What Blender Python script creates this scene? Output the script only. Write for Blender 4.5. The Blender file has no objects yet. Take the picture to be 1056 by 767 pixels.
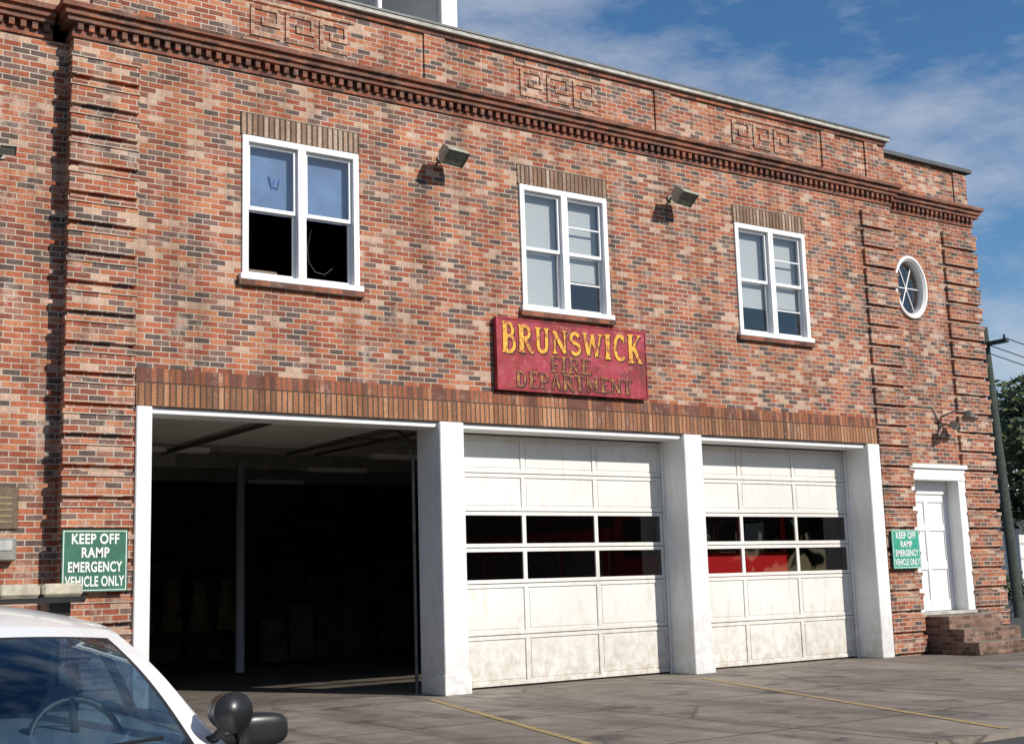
import bpy, bmesh, math, random
from mathutils import Vector, Matrix
random.seed(7)
scn=bpy.context.scene
COL=scn.collection
SB=0.25   # wing setback

# ---------------------------------------------------------------- materials
def newmat(n):
    m=bpy.data.materials.new(n); m.use_nodes=True
    nt=m.node_tree; b=nt.nodes['Principled BSDF']
    return m,nt,b
def N(nt,t,**kw):
    n=nt.nodes.new(t)
    for k,v in kw.items():
        if k.startswith('_'): setattr(n,k[1:],v)
        else:
            key=int(k[1:]) if k[0]=='i' and k[1:].isdigit() else k.replace('__',' ')
            n.inputs[key].default_value=v
    return n
def c4(c): return (c[0],c[1],c[2],1)
def mixc(nt,fac,a,b,mode='MIX'):
    m=nt.nodes.new('ShaderNodeMix'); m.data_type='RGBA'; m.blend_type=mode
    for s,i in((fac,0),(a,6),(b,7)):
        if isinstance(s,bpy.types.NodeSocket): nt.links.new(s,m.inputs[i])
        elif i==0: m.inputs[0].default_value=s
        else: m.inputs[i].default_value=c4(s)
    return m.outputs[2]
def ramp(nt,src,stops,interp='LINEAR'):
    r=nt.nodes.new('ShaderNodeValToRGB'); e=r.color_ramp; e.interpolation=interp
    while len(e.elements)<len(stops): e.elements.new(.5)
    for el,(p,c) in zip(e.elements,stops):
        el.position=p; el.color=c4(c) if not isinstance(c,(int,float)) else (c,c,c,1)
    nt.links.new(src,r.inputs[0]); return r.outputs[0]
def noise(nt,vec,scale,detail=4,rough=.6):
    n=N(nt,'ShaderNodeTexNoise',Scale=scale,Detail=detail,Roughness=rough)
    if vec is not None: nt.links.new(vec,n.inputs['Vector'])
    return n.outputs[0]
def bump(nt,b,h,strength=.3,dist=.01):
    n=N(nt,'ShaderNodeBump',Strength=strength,Distance=dist); nt.links.new(h,n.inputs['Height']); nt.links.new(n.outputs[0],b.inputs['Normal'])
def simple(n,col,rough=.6,var=.25,scale=6,metal=0,bmp=0,spec=.5):
    m,nt,b=newmat(n)
    tc=nt.nodes.new('ShaderNodeTexCoord')
    f=noise(nt,tc.outputs['Object'],scale,3,.65)
    lo=[c*(1-var) for c in col]; hi=[min(1,c*(1+var)) for c in col]
    nt.links.new(ramp(nt,f,[(.3,lo),(.7,hi)]),b.inputs['Base Color'])
    b.inputs['Roughness'].default_value=rough; b.inputs['Metallic'].default_value=metal
    b.inputs['Specular IOR Level'].default_value=spec
    if bmp: bump(nt,b,f,bmp,.01)
    return m
def brickmat(n,soldier=None,palette=None,mort=(.56,.48,.39),msize=.0078,patch=.6):
    m,nt,b=newmat(n)
    tc=nt.nodes.new('ShaderNodeTexCoord'); sp=nt.nodes.new('ShaderNodeSeparateXYZ'); nt.links.new(tc.outputs['Object'],sp.inputs[0])
    ad=N(nt,'ShaderNodeMath',_operation='ADD'); nt.links.new(sp.outputs[0],ad.inputs[0]); nt.links.new(sp.outputs[1],ad.inputs[1])
    cb=nt.nodes.new('ShaderNodeCombineXYZ')
    if soldier is None:
        nt.links.new(ad.outputs[0],cb.inputs[0]); nt.links.new(sp.outputs[2],cb.inputs[1])
        bw,rh,off=.213,.075,.5
    else:
        sb=N(nt,'ShaderNodeMath',_operation='SUBTRACT',i1=soldier[0]); nt.links.new(sp.outputs[2],sb.inputs[0])
        nt.links.new(sb.outputs[0],cb.inputs[0]); nt.links.new(ad.outputs[0],cb.inputs[1])
        bw,rh,off=soldier[1],.08,0
    nz=N(nt,'ShaderNodeTexNoise',Scale=3.0,Detail=1); nt.links.new(cb.outputs[0],nz.inputs['Vector'])
    vm=N(nt,'ShaderNodeVectorMath',_operation='SCALE'); vm.inputs[3].default_value=.014 if soldier is None else .0
    vs=N(nt,'ShaderNodeVectorMath',_operation='SUBTRACT'); vs.inputs[1].default_value=(.5,.5,.5)
    nt.links.new(nz.outputs[1],vs.inputs[0]); nt.links.new(vs.outputs[0],vm.inputs[0])
    va=N(nt,'ShaderNodeVectorMath',_operation='ADD'); nt.links.new(cb.outputs[0],va.inputs[0]); nt.links.new(vm.outputs[0],va.inputs[1])
    br=N(nt,'ShaderNodeTexBrick',_offset=off,Scale=1.0,Mortar__Size=msize,Mortar__Smooth=.2,Brick__Width=bw,Row__Height=rh)
    br.inputs['Color1'].default_value=(0,0,0,1); br.inputs['Color2'].default_value=(1,1,1,1); br.inputs['Mortar'].default_value=(.5,.5,.5,1)
    nt.links.new(va.outputs[0],br.inputs['Vector'])
    pal=palette or [(0,(.115,.08,.07)),(.12,(.18,.11,.09)),(.22,(.22,.075,.048)),(.34,(.31,.088,.048)),(.51,(.385,.122,.062)),(.67,(.44,.175,.09)),(.80,(.30,.14,.10)),(.91,(.50,.33,.24))]
    colr=ramp(nt,br.outputs['Color'],pal,'CONSTANT')
    fine=noise(nt,tc.outputs['Object'],38,3,.75)
    colr=mixc(nt,.8,colr,ramp(nt,fine,[(.25,.45),(.75,1.5)]),'MULTIPLY')
    big=noise(nt,tc.outputs['Object'],.9,4,.7)
    colr=mixc(nt,1.0,colr,ramp(nt,big,[(.3,.72),(.5,1.0),(.72,1.15)]),'MULTIPLY')
    pp=noise(nt,tc.outputs['Object'],2.6,5,.8)
    colr=mixc(nt,ramp(nt,pp,[(.545,0),(.69,patch)]),colr,(.58,.46,.37))
    mo=mixc(nt,ramp(nt,big,[(.35,0),(.65,1)]),(mort[0]*.72,mort[1]*.69,mort[2]*.66),mort)
    out=mixc(nt,br.outputs['Fac'],colr,mo)
    mp=N(nt,'ShaderNodeMapping'); mp.inputs['Scale'].default_value=(3.2,3.2,.28); nt.links.new(tc.outputs['Object'],mp.inputs[0])
    st=noise(nt,mp.outputs[0],1.0,3,.65); out=mixc(nt,1.0,out,ramp(nt,st,[(.36,(.74,.72,.70)),(.52,(1,1,1)),(.75,(1.06,1.06,1.06))]),'MULTIPLY')
    nt.links.new(out,b.inputs['Base Color']); b.inputs['Roughness'].default_value=.88; b.inputs['Specular IOR Level'].default_value=.25
    iv=N(nt,'ShaderNodeMath',_operation='SUBTRACT',i0=1.0); nt.links.new(br.outputs['Fac'],iv.inputs[1])
    a2=N(nt,'ShaderNodeMath',_operation='MULTIPLY_ADD',i1=.35); nt.links.new(fine,a2.inputs[0]); nt.links.new(iv.outputs[0],a2.inputs[2])
    bump(nt,b,a2.outputs[0],.8,.008)
    return m
M={}
M['brick']=brickmat('brick_running')
tan=[(0,(.22,.105,.06)),(.2,(.30,.135,.07)),(.5,(.37,.175,.09)),(.8,(.43,.22,.12))]
M['sold1']=brickmat('brick_soldier_low',(3.8,.30),tan,(.11,.075,.055),.011,.3)
M['sold2']=brickmat('brick_rowlock_upper',(4.10,.19),[(0,(.17,.07,.05)),(.4,(.29,.105,.055)),(.8,(.37,.16,.085))],(.15,.10,.075),.009,.4)
M['soldw']=brickmat('brick_window_head',(7.54,.32),[(0,(.24,.15,.10)),(.3,(.35,.24,.17)),(.6,(.44,.33,.25)),(.8,(.28,.16,.10))],(.09,.07,.055),.014,.3)
M['fret']=brickmat('brick_fretwork',None,[(0,(.24,.12,.08)),(.3,(.38,.19,.12)),(.6,(.46,.28,.19)),(.85,(.30,.12,.07))])
M['trimbrick']=brickmat('brick_cornice',None,[(0,(.13,.06,.045)),(.3,(.24,.082,.05)),(.6,(.31,.11,.062)),(.85,(.20,.08,.055))],(.2,.15,.12),.0075,.3)
def paint(n,col,dirt=(.33,.29,.23),amount=.5,rough=.5,zdirt=True,zamt=.6):
    m,nt,b=newmat(n); tc=nt.nodes.new('ShaderNodeTexCoord')
    mp=N(nt,'ShaderNodeMapping'); mp.inputs['Scale'].default_value=(5,5,1.2); nt.links.new(tc.outputs['Object'],mp.inputs[0])
    f=noise(nt,mp.outputs[0],1.6,5,.7); g=noise(nt,tc.outputs['Object'],.8,2,.5)
    c=mixc(nt,1,col,ramp(nt,g,[(.3,.9),(.7,1.04)]),'MULTIPLY')
    c=mixc(nt,ramp(nt,f,[(.54,0),(.8,amount)]),c,dirt)
    if zdirt:
        sp=nt.nodes.new('ShaderNodeSeparateXYZ'); nt.links.new(tc.outputs['Object'],sp.inputs[0])
        mr=N(nt,'ShaderNodeMapRange',i1=0.0,i2=1.2,i3=1.0,i4=0.0); nt.links.new(sp.outputs[2],mr.inputs[0])
        h=noise(nt,tc.outputs['Object'],7,4,.7)
        mm=N(nt,'ShaderNodeMath',_operation='MULTIPLY'); nt.links.new(mr.outputs[0],mm.inputs[0]); nt.links.new(ramp(nt,h,[(.38,.05),(.7,zamt)]),mm.inputs[1])
        c=mixc(nt,mm.outputs[0],c,dirt)
    nt.links.new(c,b.inputs['Base Color']); b.inputs['Roughness'].default_value=rough
    return m
M['white']=paint('white_painted_wood',(.78,.78,.77),amount=.45)
M['whitewin']=paint('white_window_paint',(.80,.80,.80),amount=.25,zdirt=False)
M['door']=paint('cream_door_paint',(.745,.725,.675),dirt=(.36,.29,.20),amount=.5,rough=.45,zamt=.8)
M['seam']=simple('door_seam_shadow_gap',(.20,.17,.12),.8)
M['coping']=simple('coping_concrete',(.42,.40,.36),.8,.3,5)
M['flash']=simple('dark_metal_flashing',(.06,.065,.07),.5,.3,5)
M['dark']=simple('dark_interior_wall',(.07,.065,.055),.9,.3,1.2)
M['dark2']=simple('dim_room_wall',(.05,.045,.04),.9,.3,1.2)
M['locker']=simple('locker_paint',(.13,.10,.075),.7,.6,1.5)
M['gear']=simple('turnout_gear_cloth',(.20,.15,.07),.9,.6,2.5)
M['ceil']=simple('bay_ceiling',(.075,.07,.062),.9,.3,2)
M['black']=simple('black_plastic',(.015,.015,.016),.35,.2,8)
M['rubber']=simple('tire_rubber',(.02,.02,.02),.85,.2,20)
M['metal']=simple('galvanised_metal',(.42,.42,.40),.45,.2,9,.6)
M['beige']=simple('floodlight_housing',(.34,.32,.25),.5,.3,14)
M['lensd']=simple('floodlight_lens',(.12,.13,.11),.15,.3,14)
M['chrome']=simple('chrome_trim',(.7,.7,.7),.15,.05,9,1)
M['bronze']=simple('bronze_plaque_metal',(.12,.085,.05),.5,.35,18,.3)
M['greybox']=simple('grey_box_paint',(.22,.22,.19),.5,.2,9)
M['textw']=simple('sign_white',(.72,.74,.70),.6,.1,10)
M['rail']=simple('track_steel',(.16,.15,.13),.5,.3,6,.5)
M['steel']=simple('column_paint',(.42,.41,.36),.6,.2,4)
M['blueint']=simple('dark_blue_seat',(.03,.035,.05),.8,.2,6)
M['poleg']=simple('creosote_pole_wood',(.035,.045,.035),.9,.35,6)
M['step']=brickmat('brick_steps',None,[(0,(.12,.07,.05)),(.4,(.20,.11,.08)),(.75,(.26,.15,.11))],(.25,.21,.17))
M['yellow']=simple('yellow_line_worn',(.34,.25,.11),.8,.45,9)
def glassmat(n,tint=(.8,.85,.86),refl=(1,1,1),f0=.06,k=.95):
    # sheet glass: Schlick reflectance that is the same from both sides
    m=bpy.data.materials.new(n); m.use_nodes=True; nt=m.node_tree; nt.nodes.clear()
    o=nt.nodes.new('ShaderNodeOutputMaterial'); t=nt.nodes.new('ShaderNodeBsdfTransparent'); g=nt.nodes.new('ShaderNodeBsdfGlossy'); mx=nt.nodes.new('ShaderNodeMixShader')
    tc=nt.nodes.new('ShaderNodeTexCoord'); ge=nt.nodes.new('ShaderNodeNewGeometry')
    dt=N(nt,'ShaderNodeVectorMath',_operation='DOT_PRODUCT'); nt.links.new(ge.outputs['Incoming'],dt.inputs[0]); nt.links.new(ge.outputs['Normal'],dt.inputs[1])
    ab=N(nt,'ShaderNodeMath',_operation='ABSOLUTE'); nt.links.new(dt.outputs['Value'],ab.inputs[0])
    su=N(nt,'ShaderNodeMath',_operation='SUBTRACT',i0=1.0); nt.links.new(ab.outputs[0],su.inputs[1])
    pw=N(nt,'ShaderNodeMath',_operation='POWER',i1=4.0); nt.links.new(su.outputs[0],pw.inputs[0])
    ad=N(nt,'ShaderNodeMath',_operation='MULTIPLY_ADD',i1=k,i2=f0); ad.use_clamp=True; nt.links.new(pw.outputs[0],ad.inputs[0])
    t.inputs[0].default_value=c4(tint); g.inputs[0].default_value=c4(refl); g.inputs['Roughness'].default_value=.02
    f=noise(nt,tc.outputs['Object'],1.5,1,.5); bp=N(nt,'ShaderNodeBump',Strength=.06,Distance=.05); nt.links.new(f,bp.inputs['Height']); nt.links.new(bp.outputs[0],g.inputs['Normal'])
    nt.links.new(ad.outputs[0],mx.inputs[0]); nt.links.new(t.outputs[0],mx.inputs[1]); nt.links.new(g.outputs[0],mx.inputs[2]); nt.links.new(mx.outputs[0],o.inputs[0])
    return m
M['glass']=glassmat('window_glass',(.86,.89,.90),f0=.10)
M['doorglass']=glassmat('door_glass_dirty',(.72,.73,.72),f0=.06)
M['carglass']=glassmat('car_glass',(.36,.47,.55),(.75,.90,1),.12)
def blindmat():
    m,nt,b=newmat('window_blind'); tc=nt.nodes.new('ShaderNodeTexCoord'); sp=nt.nodes.new('ShaderNodeSeparateXYZ'); nt.links.new(tc.outputs['Object'],sp.inputs[0])
    mu=N(nt,'ShaderNodeMath',_operation='MULTIPLY',i1=24.0); nt.links.new(sp.outputs[2],mu.inputs[0]); fr=N(nt,'ShaderNodeMath',_operation='FRACT'); nt.links.new(mu.outputs[0],fr.inputs[0])
    nt.links.new(ramp(nt,fr.outputs[0],[(0,(.24,.25,.25)),(.3,(.48,.49,.48)),(.9,(.56,.56,.54))]),b.inputs['Base Color']); b.inputs['Roughness'].default_value=.7
    return m
M['blind']=blindmat()
M['skyblind']=simple('blue_shade_sky_reflection',(.13,.20,.34),.8,.3,1.5)  # bluish curtain; sky reflection in the upper panes is painted into its colour
M['bluetape']=simple('blue_tape',(.05,.14,.45),.6,.1,5)
def signmat():
    m,nt,b=newmat('sign_red_weathered'); tc=nt.nodes.new('ShaderNodeTexCoord'); 
    f=noise(nt,tc.outputs['Object'],1.5,4,.75); g=noise(nt,tc.outputs['Object'],5.5,6,.85); h=noise(nt,tc.outputs['Object'],3.1,5,.8)
    c=ramp(nt,f,[(.32,(.13,.007,.010)),(.48,(.27,.010,.016)),(.62,(.38,.03,.065)),(.72,(.42,.08,.12))])
    c=mixc(nt,ramp(nt,g,[(.54,0),(.64,.8)]),c,(.40,.15,.11))
    c=mixc(nt,ramp(nt,h,[(.34,.85),(.44,0)]),c,(.075,.008,.009))
    nt.links.new(c,b.inputs['Base Color']); b.inputs['Roughness'].default_value=.65; return m
M['signred']=signmat()
def weathered(n,c1,c2,sc=9,lo=.45,hi=.7):
    m,nt,b=newmat(n); tc=nt.nodes.new('ShaderNodeTexCoord'); g=noise(nt,tc.outputs['Object'],sc,5,.8)
    nt.links.new(ramp(nt,g,[(lo,c1),(hi,c2)]),b.inputs['Base Color']); b.inputs['Roughness'].default_value=.6; return m
M['syel']=weathered('sign_yellow_letters',(.80,.41,.02),(.27,.035,.02),8,.47,.60)
M['sgold']=weathered('sign_gold_letters',(.45,.20,.03),(.12,.018,.012),12,.38,.54)
M['sshadow']=simple('sign_letter_shadow_paint',(.05,.008,.01),.7)
M['green']=weathered('sign_green',(.015,.11,.06),(.03,.16,.10),5)
M['greenf']=weathered('sign_green_faded',(.02,.30,.20),(.06,.38,.28),5)
def concrete(n,k=1.0):
    m,nt,b=newmat(n); tc=nt.nodes.new('ShaderNodeTexCoord'); O=tc.outputs['Object']
    a=noise(nt,O,.35,4,.6); d=noise(nt,O,2.5,5,.75); e=noise(nt,O,60,2,.7)
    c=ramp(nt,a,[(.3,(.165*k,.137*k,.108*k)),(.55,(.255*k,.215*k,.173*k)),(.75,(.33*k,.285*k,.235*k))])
    c=mixc(nt,.9,c,ramp(nt,d,[(.3,.58),(.65,1.1)]),'MULTIPLY')
    c=mixc(nt,.6,c,ramp(nt,e,[(.3,.7),(.7,1.25)]),'MULTIPLY')
    mp=N(nt,'ShaderNodeMapping'); mp.inputs['Scale'].default_value=(1.3,.22,1); nt.links.new(O,mp.inputs[0])
    s=noise(nt,mp.outputs[0],1.1,4,.6); c=mixc(nt,ramp(nt,s,[(.49,0),(.62,.65)]),c,(.095,.078,.062))
    oil=noise(nt,O,1.15,4,.55); c=mixc(nt,ramp(nt,oil,[(.58,0),(.66,.75)]),c,(.06,.05,.042))
    br=N(nt,'ShaderNodeTexBrick',_offset=0,Scale=1.0,Mortar__Size=.024,Mortar__Smooth=.3,Brick__Width=4.58,Row__Height=3.0)
    mq=N(nt,'ShaderNodeMapping'); mq.inputs['Location'].default_value=(.05,.35,0); nt.links.new(O,mq.inputs[0]); nt.links.new(mq.outputs[0],br.inputs[0])
    c=mixc(nt,br.outputs['Fac'],c,(.05,.042,.035))
    vo=N(nt,'ShaderNodeTexVoronoi',_feature='DISTANCE_TO_EDGE',Scale=.3)
    av=N(nt,'ShaderNodeVectorMath',_operation='ADD'); nt.links.new(O,av.inputs[0]); sc=N(nt,'ShaderNodeVectorMath',_operation='SCALE'); sc.inputs[3].default_value=.5; nt.links.new(d,sc.inputs[0]); nt.links.new(sc.outputs[0],av.inputs[1]); nt.links.new(av.outputs[0],vo.inputs['Vector'])
    c=mixc(nt,ramp(nt,vo.outputs[0],[(0,.85),(.009,0)]),c,(.05,.042,.035))
    nt.links.new(c,b.inputs['Base Color']); b.inputs['Roughness'].default_value=.85; bump(nt,b,e,.3,.004); return m
M['concrete']=concrete('ramp_concrete')
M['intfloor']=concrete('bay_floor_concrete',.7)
M['asphalt']=simple('asphalt',(.055,.053,.05),.9,.3,12,0,.3)
M['land']=simple('grass_and_dirt_ground',(.09,.10,.05),.95,.35,.8)
M['bark']=simple('bark',(.09,.07,.05),.9,.3,8)
def leafmat(n,a,b_):
    m,nt,b=newmat(n); g=nt.nodes.new('ShaderNodeNewGeometry')
    nt.links.new(ramp(nt,g.outputs['Random Per Island'],[(0,a),(1,b_)]),b.inputs['Base Color']); b.inputs['Roughness'].default_value=.7; return m
M['leaf']=leafmat('foliage',(.025,.042,.012),(.09,.115,.035))
M['carwhite']=simple('car_white_paint',(.76,.76,.75),.25,.02,2)
M['carwhite'].node_tree.nodes['Principled BSDF'].inputs['Coat Weight'].default_value=.6
M['carred']=simple('fire_engine_red_paint',(.50,.010,.013),.3,.04,2)
M['lens']=simple('lightbar_lens',(.45,.41,.31),.3,.3,20)
M['lensred']=simple('lightbar_red_lens',(.35,.05,.04),.3,.2,20)
M['headl']=simple('headlamp_lens',(.6,.62,.65),.12,.1,20)
M['red']=simple('red_paint',(.4,.03,.02),.4,.1,4)

# ---------------------------------------------------------------- mesh helpers
def mkobj(name,bm,mats,parent=None,smooth=False):
    me=bpy.data.meshes.new(name); bm.to_mesh(me); bm.free()
    for m in (mats if isinstance(mats,(list,tuple)) else [mats]): me.materials.append(m)
    if smooth:
        for p in me.polygons: p.use_smooth=True
    o=bpy.data.objects.new(name,me); COL.objects.link(o)
    if parent: o.parent=parent
    return o
def addbox(bm,x0,x1,y0,y1,z0,z1,mi=0):
    v=[bm.verts.new(p) for p in ((x0,y0,z0),(x1,y0,z0),(x1,y1,z0),(x0,y1,z0),(x0,y0,z1),(x1,y0,z1),(x1,y1,z1),(x0,y1,z1))]
    for q in ((0,3,2,1),(4,5,6,7),(0,1,5,4),(1,2,6,5),(2,3,7,6),(3,0,4,7)):
        f=bm.faces.new([v[i] for i in q]); f.material_index=mi
def boxes(name,L,mat,parent=None,bev=0):
    bm=bmesh.new()
    for b in L: addbox(bm,*b)
    if bev: bmesh.ops.bevel(bm,geom=list(bm.edges),offset=bev,segments=1,affect='EDGES')
    return mkobj(name,bm,mat,parent)
def panes(name,L,mat,parent=None):
    bm=bmesh.new()
    for x0,x1,yy,z0,z1 in L: bm.faces.new([bm.verts.new(p) for p in((x0,yy,z0),(x1,yy,z0),(x1,yy,z1),(x0,yy,z1))])
    return mkobj(name,bm,mat,parent)
def empty(name,loc=(0,0,0),rz=0,scale=1):
    o=bpy.data.objects.new(name,None); COL.objects.link(o); o.location=loc; o.rotation_euler=(0,0,rz)
    o.scale=scale if isinstance(scale,(tuple,list)) else (scale,)*3; o.empty_display_size=.3; return o
def tube(bm,pts,r,seg=10,mi=0,r2=None,cap=True):
    pts=[Vector(p) for p in pts]; rings=[]
    for i,p in enumerate(pts):
        d=(pts[min(i+1,len(pts)-1)]-pts[max(i-1,0)]).normalized()
        a=d.cross(Vector((0,0,1)) if abs(d.z)<.95 else Vector((1,0,0))).normalized(); b=d.cross(a)
        rr=r if r2 is None else r+(r2-r)*i/(len(pts)-1)
        rings.append([bm.verts.new(p+rr*(a*math.cos(t)+b*math.sin(t))) for t in [2*math.pi*k/seg for k in range(seg)]])
    for A,B in zip(rings,rings[1:]):
        for k in range(seg):
            f=bm.faces.new((A[k],A[(k+1)%seg],B[(k+1)%seg],B[k])); f.material_index=mi; f.smooth=True
    if cap:
        for R_ in(rings[0],rings[-1]):
            f=bm.faces.new(R_); f.material_index=mi
def wallgrid(x0,x1,z0,z1,ops,y0,y1):
    xs=sorted({x0,x1,*[o[0] for o in ops],*[o[1] for o in ops]}); zs=sorted({z0,z1,*[o[2] for o in ops],*[o[3] for o in ops]})
    out=[]
    for a,b in zip(zs,zs[1:]):
        run=None
        for c,d in zip(xs,xs[1:]):
            mx,mz=(c+d)/2,(a+b)/2
            if a<z0 or b>z1 or c<x0 or d>x1: continue
            if any(o[0]<mx<o[1] and o[2]<mz<o[3] for o in ops):
                if run: out.append((run[0],run[1],y0,y1,a,b)); run=None
            else: run=(run[0],d) if run else (c,d)
        if run: out.append((run[0],run[1],y0,y1,a,b))
    return out

# ---------------------------------------------------------------- FIRE STATION
FS=empty('fire_station')
XL,XR=-.85,14.6
WL,WR=-11.0,17.45
WIN=[(1.39,3.13),(5.90,7.60),(10.42,12.15)]; WZ=(5.57,7.54)
ops=[(a,b,*WZ) for a,b in WIN]+[(0,13.72,-.1,3.8)]
boxes('main_front_wall',wallgrid(XL,XR,-.1,8.42,ops,0,.32),M['brick'],FS)
DX0,DX1=14.95,16.25   # entrance opening
OV=(15.33,6.95,.42,.56)
bm=bmesh.new()
for b in wallgrid(XR,WR,-.1,8.42,[(DX0-.1,DX1+.1,.60,3.3),(14.85,15.85,6.3,7.6)],SB,SB+.3): addbox(bm,*b)
n=48; y=SB
def ovp(k,rx,rz): t=2*math.pi*k/n; return (OV[0]+rx*math.cos(t),OV[1]+rz*math.sin(t))
def rectp(k):
    t=2*math.pi*k/n; c,s=math.cos(t),math.sin(t)
    rx=(15.85-OV[0]) if c>0 else (OV[0]-14.85); rz=.65
    sx=rx/abs(c) if abs(c)>1e-6 else 1e9; sz=rz/abs(s) if abs(s)>1e-6 else 1e9
    m_=min(sx,sz); return (OV[0]+c*m_,OV[1]+s*m_)
for k in range(n):
    a,b,c,d=rectp(k),rectp(k+1),ovp(k+1,.45,.59),ovp(k,.45,.59)
    bm.faces.new([bm.verts.new((p[0],SB,p[1])) for p in (a,b,c,d)])
    bm.faces.new([bm.verts.new(p) for p in ((c[0],SB,c[1]),(d[0],SB,d[1]),(d[0],SB+.3,d[1]),(c[0],SB+.3,c[1]))])
for cx,cz in((14.85,6.3),(14.85,7.6),(15.85,6.3),(15.85,7.6)):
    for k in range(n):
        p,q=rectp(k),rectp(k+1)
        if abs(p[0]-q[0])>1e-4 and abs(p[1]-q[1])>1e-4 and abs((p[0]+q[0])/2-cx)<.3 and abs((p[1]+q[1])/2-cz)<.3:
            bm.faces.new([bm.verts.new((a_[0],SB,a_[1])) for a_ in (p,q,(cx,cz))])
mkobj('right_wing_wall',bm,M['brick'],FS)
boxes('left_wing_wall',[(WL,XL,SB,SB+.3,-.1,8.42)],M['brick'],FS)
D=18
boxes('side_and_rear_walls',[(WL,WL+.3,SB+.3,D,-.1,9.4),(WR-.3,WR,SB+.3,D,-.1,9.4),(WL+.3,WR-.3,D-.3,D,-.1,9.4)],M['brick'],FS)
def quoins(x0,x1,yf,z0=.05,z1=8.36):
    L=[];z=z0
    while z+.30<z1:
        L.append((x0,x1,yf-.05,yf+.004,z,z+.30)); z+=.375
    return L
q=quoins(XL-.03,-.02,0)+quoins(13.74,XR+.03,0)+quoins(16.45,WR+.05,SB)
boxes('quoin_blocks',q,M['brick'],FS,.006)
L=[]
for (x0,x1,yf) in ((XL-.045,-.01,0),(13.73,XR+.045,0),(16.44,WR+.065,SB)):
    z=.05
    while z+.3<8.36:
        L.append((x0,x1,yf-.066,yf-.0,z+.24,z+.297)); z+=.375
boxes('quoin_cap_courses',L,M['brick'],FS)
boxes('soldier_course_lintel',[(.0,13.72,-.028,.004,3.8,4.10)],M['sold1'],FS)
boxes('rowlock_course',[(.0,13.72,-.022,.004,4.103,4.28)],M['sold2'],FS)
boxes('window_head_courses',[(a-.02,b+.02,-.015,.004,7.54,7.86) for a,b in WIN],M['soldw'],FS)
boxes('brick_sills',[(a-.06,b+.06,-.07,.05,5.47,5.55) for a,b in WIN],M['trimbrick'],FS,.006)
def cornice(x0,x1,yf,el,er):
    L=[]
    for z0,z1,p in((8.42,8.50,.03),(8.60,8.67,.11),(8.67,8.75,.15),(8.75,8.82,.20)):
        L.append((x0-p*el,x1+p*er,yf-p,yf+.3,z0,z1))
    L.append((x0,x1,yf,yf+.3,8.50,8.60))
    x=x0+.02
    while x+.08<x1+.06*er:
        L.append((x,x+.07,yf-.085,yf-.0,8.50,8.60)); x+=.14
    return L
boxes('cornice_main',cornice(XL,XR,0,1,1),M['trimbrick'],FS,.003)
boxes('cornice_wings',cornice(WL,XL-.2,SB,0,0)+cornice(XR+.2,WR,SB,0,1),M['trimbrick'],FS,.003)
boxes('parapet_main',[(XL,XR,.03,.33,8.82,9.70)],M['brick'],FS)
boxes('parapet_wings',[(WL,XL,SB+.03,SB+.33,8.82,9.70),(XR,WR,SB+.03,SB+.33,8.82,9.58)],M['brick'],FS)
P=[]
for xc in(-.45,4.45,8.95,13.0,14.2): P.append((xc-.18,xc+.18,.0,.032,8.82,9.66))
for xc in(17.2,): P.append((xc-.2,xc+.2,SB,SB+.032,8.82,9.54))
boxes('parapet_piers',P,M['brick'],FS)
boxes('parapet_top_band',[(XL-.02,XR+.02,-.01,.033,9.62,9.70)],M['trimbrick'],FS)
boxes('coping_main',[(XL-.08,XR+.08,-.07,.40,9.70,9.765)],M['coping'],FS,.006)
boxes('coping_flashing',[(XL-.09,XR+.09,-.085,.42,9.767,9.80),(XR+.09,WR+.09,SB-.07,SB+.42,9.58,9.66)],M['flash'],FS)
boxes('coping_left_wing',[(WL,XL-.09,SB-.05,SB+.4,9.70,9.77)],M['coping'],FS)
L=[]
def fret(x0,z0,s,t=.055):
    p1=.034; a=.008
    L.extend([(x0,x0+s,a,p1,z0,z0+t),(x0,x0+s,a,p1,z0+s-t,z0+s),(x0,x0+t,a-.001,p1,z0+t,z0+s-t),
              (x0+s-t,x0+s,a-.001,p1,z0+t+.11,z0+s-t),(x0+.16,x0+s-t-.0,a-.002,p1,z0+t+.11,z0+t+.165),(x0+.16,x0+.215,a-.001,p1,z0+t+.165,z0+s-.15)])
for xc in(2.26,6.75,11.28):
    for k in(-1,0,1): fret(xc+k*.52-.22,9.0,.44)
    L.append((xc-.85,xc+.85,.012,.034,8.90,8.945)); L.append((xc-.85,xc+.85,.012,.034,9.49,9.535))
boxes('parapet_fretwork',L,M['fret'],FS)
boxes('roof_slab',[(WL+.3,WR-.3,.57,D-.3,8.95,9.05),(XL+.01,XR-.01,.34,.568,8.95,9.05)],M['flash'],FS)
boxes('second_floor_slab',[(WL+.3,WR-.3,.57,D-.3,4.35,4.55)],M['ceil'],FS)
boxes('bay_ceiling_edge',[(0.02,13.7,.325,.568,4.0,4.2)],M['ceil'],FS)
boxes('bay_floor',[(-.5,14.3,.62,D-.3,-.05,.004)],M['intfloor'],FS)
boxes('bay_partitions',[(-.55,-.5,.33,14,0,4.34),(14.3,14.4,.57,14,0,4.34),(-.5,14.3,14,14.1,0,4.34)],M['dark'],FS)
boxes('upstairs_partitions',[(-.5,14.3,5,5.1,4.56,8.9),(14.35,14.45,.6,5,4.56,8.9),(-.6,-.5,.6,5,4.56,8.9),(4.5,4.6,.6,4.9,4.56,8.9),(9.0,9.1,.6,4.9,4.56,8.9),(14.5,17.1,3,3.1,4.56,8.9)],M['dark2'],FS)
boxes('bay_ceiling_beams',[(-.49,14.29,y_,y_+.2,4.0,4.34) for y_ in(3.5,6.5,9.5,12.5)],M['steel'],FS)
bm=bmesh.new()
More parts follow.
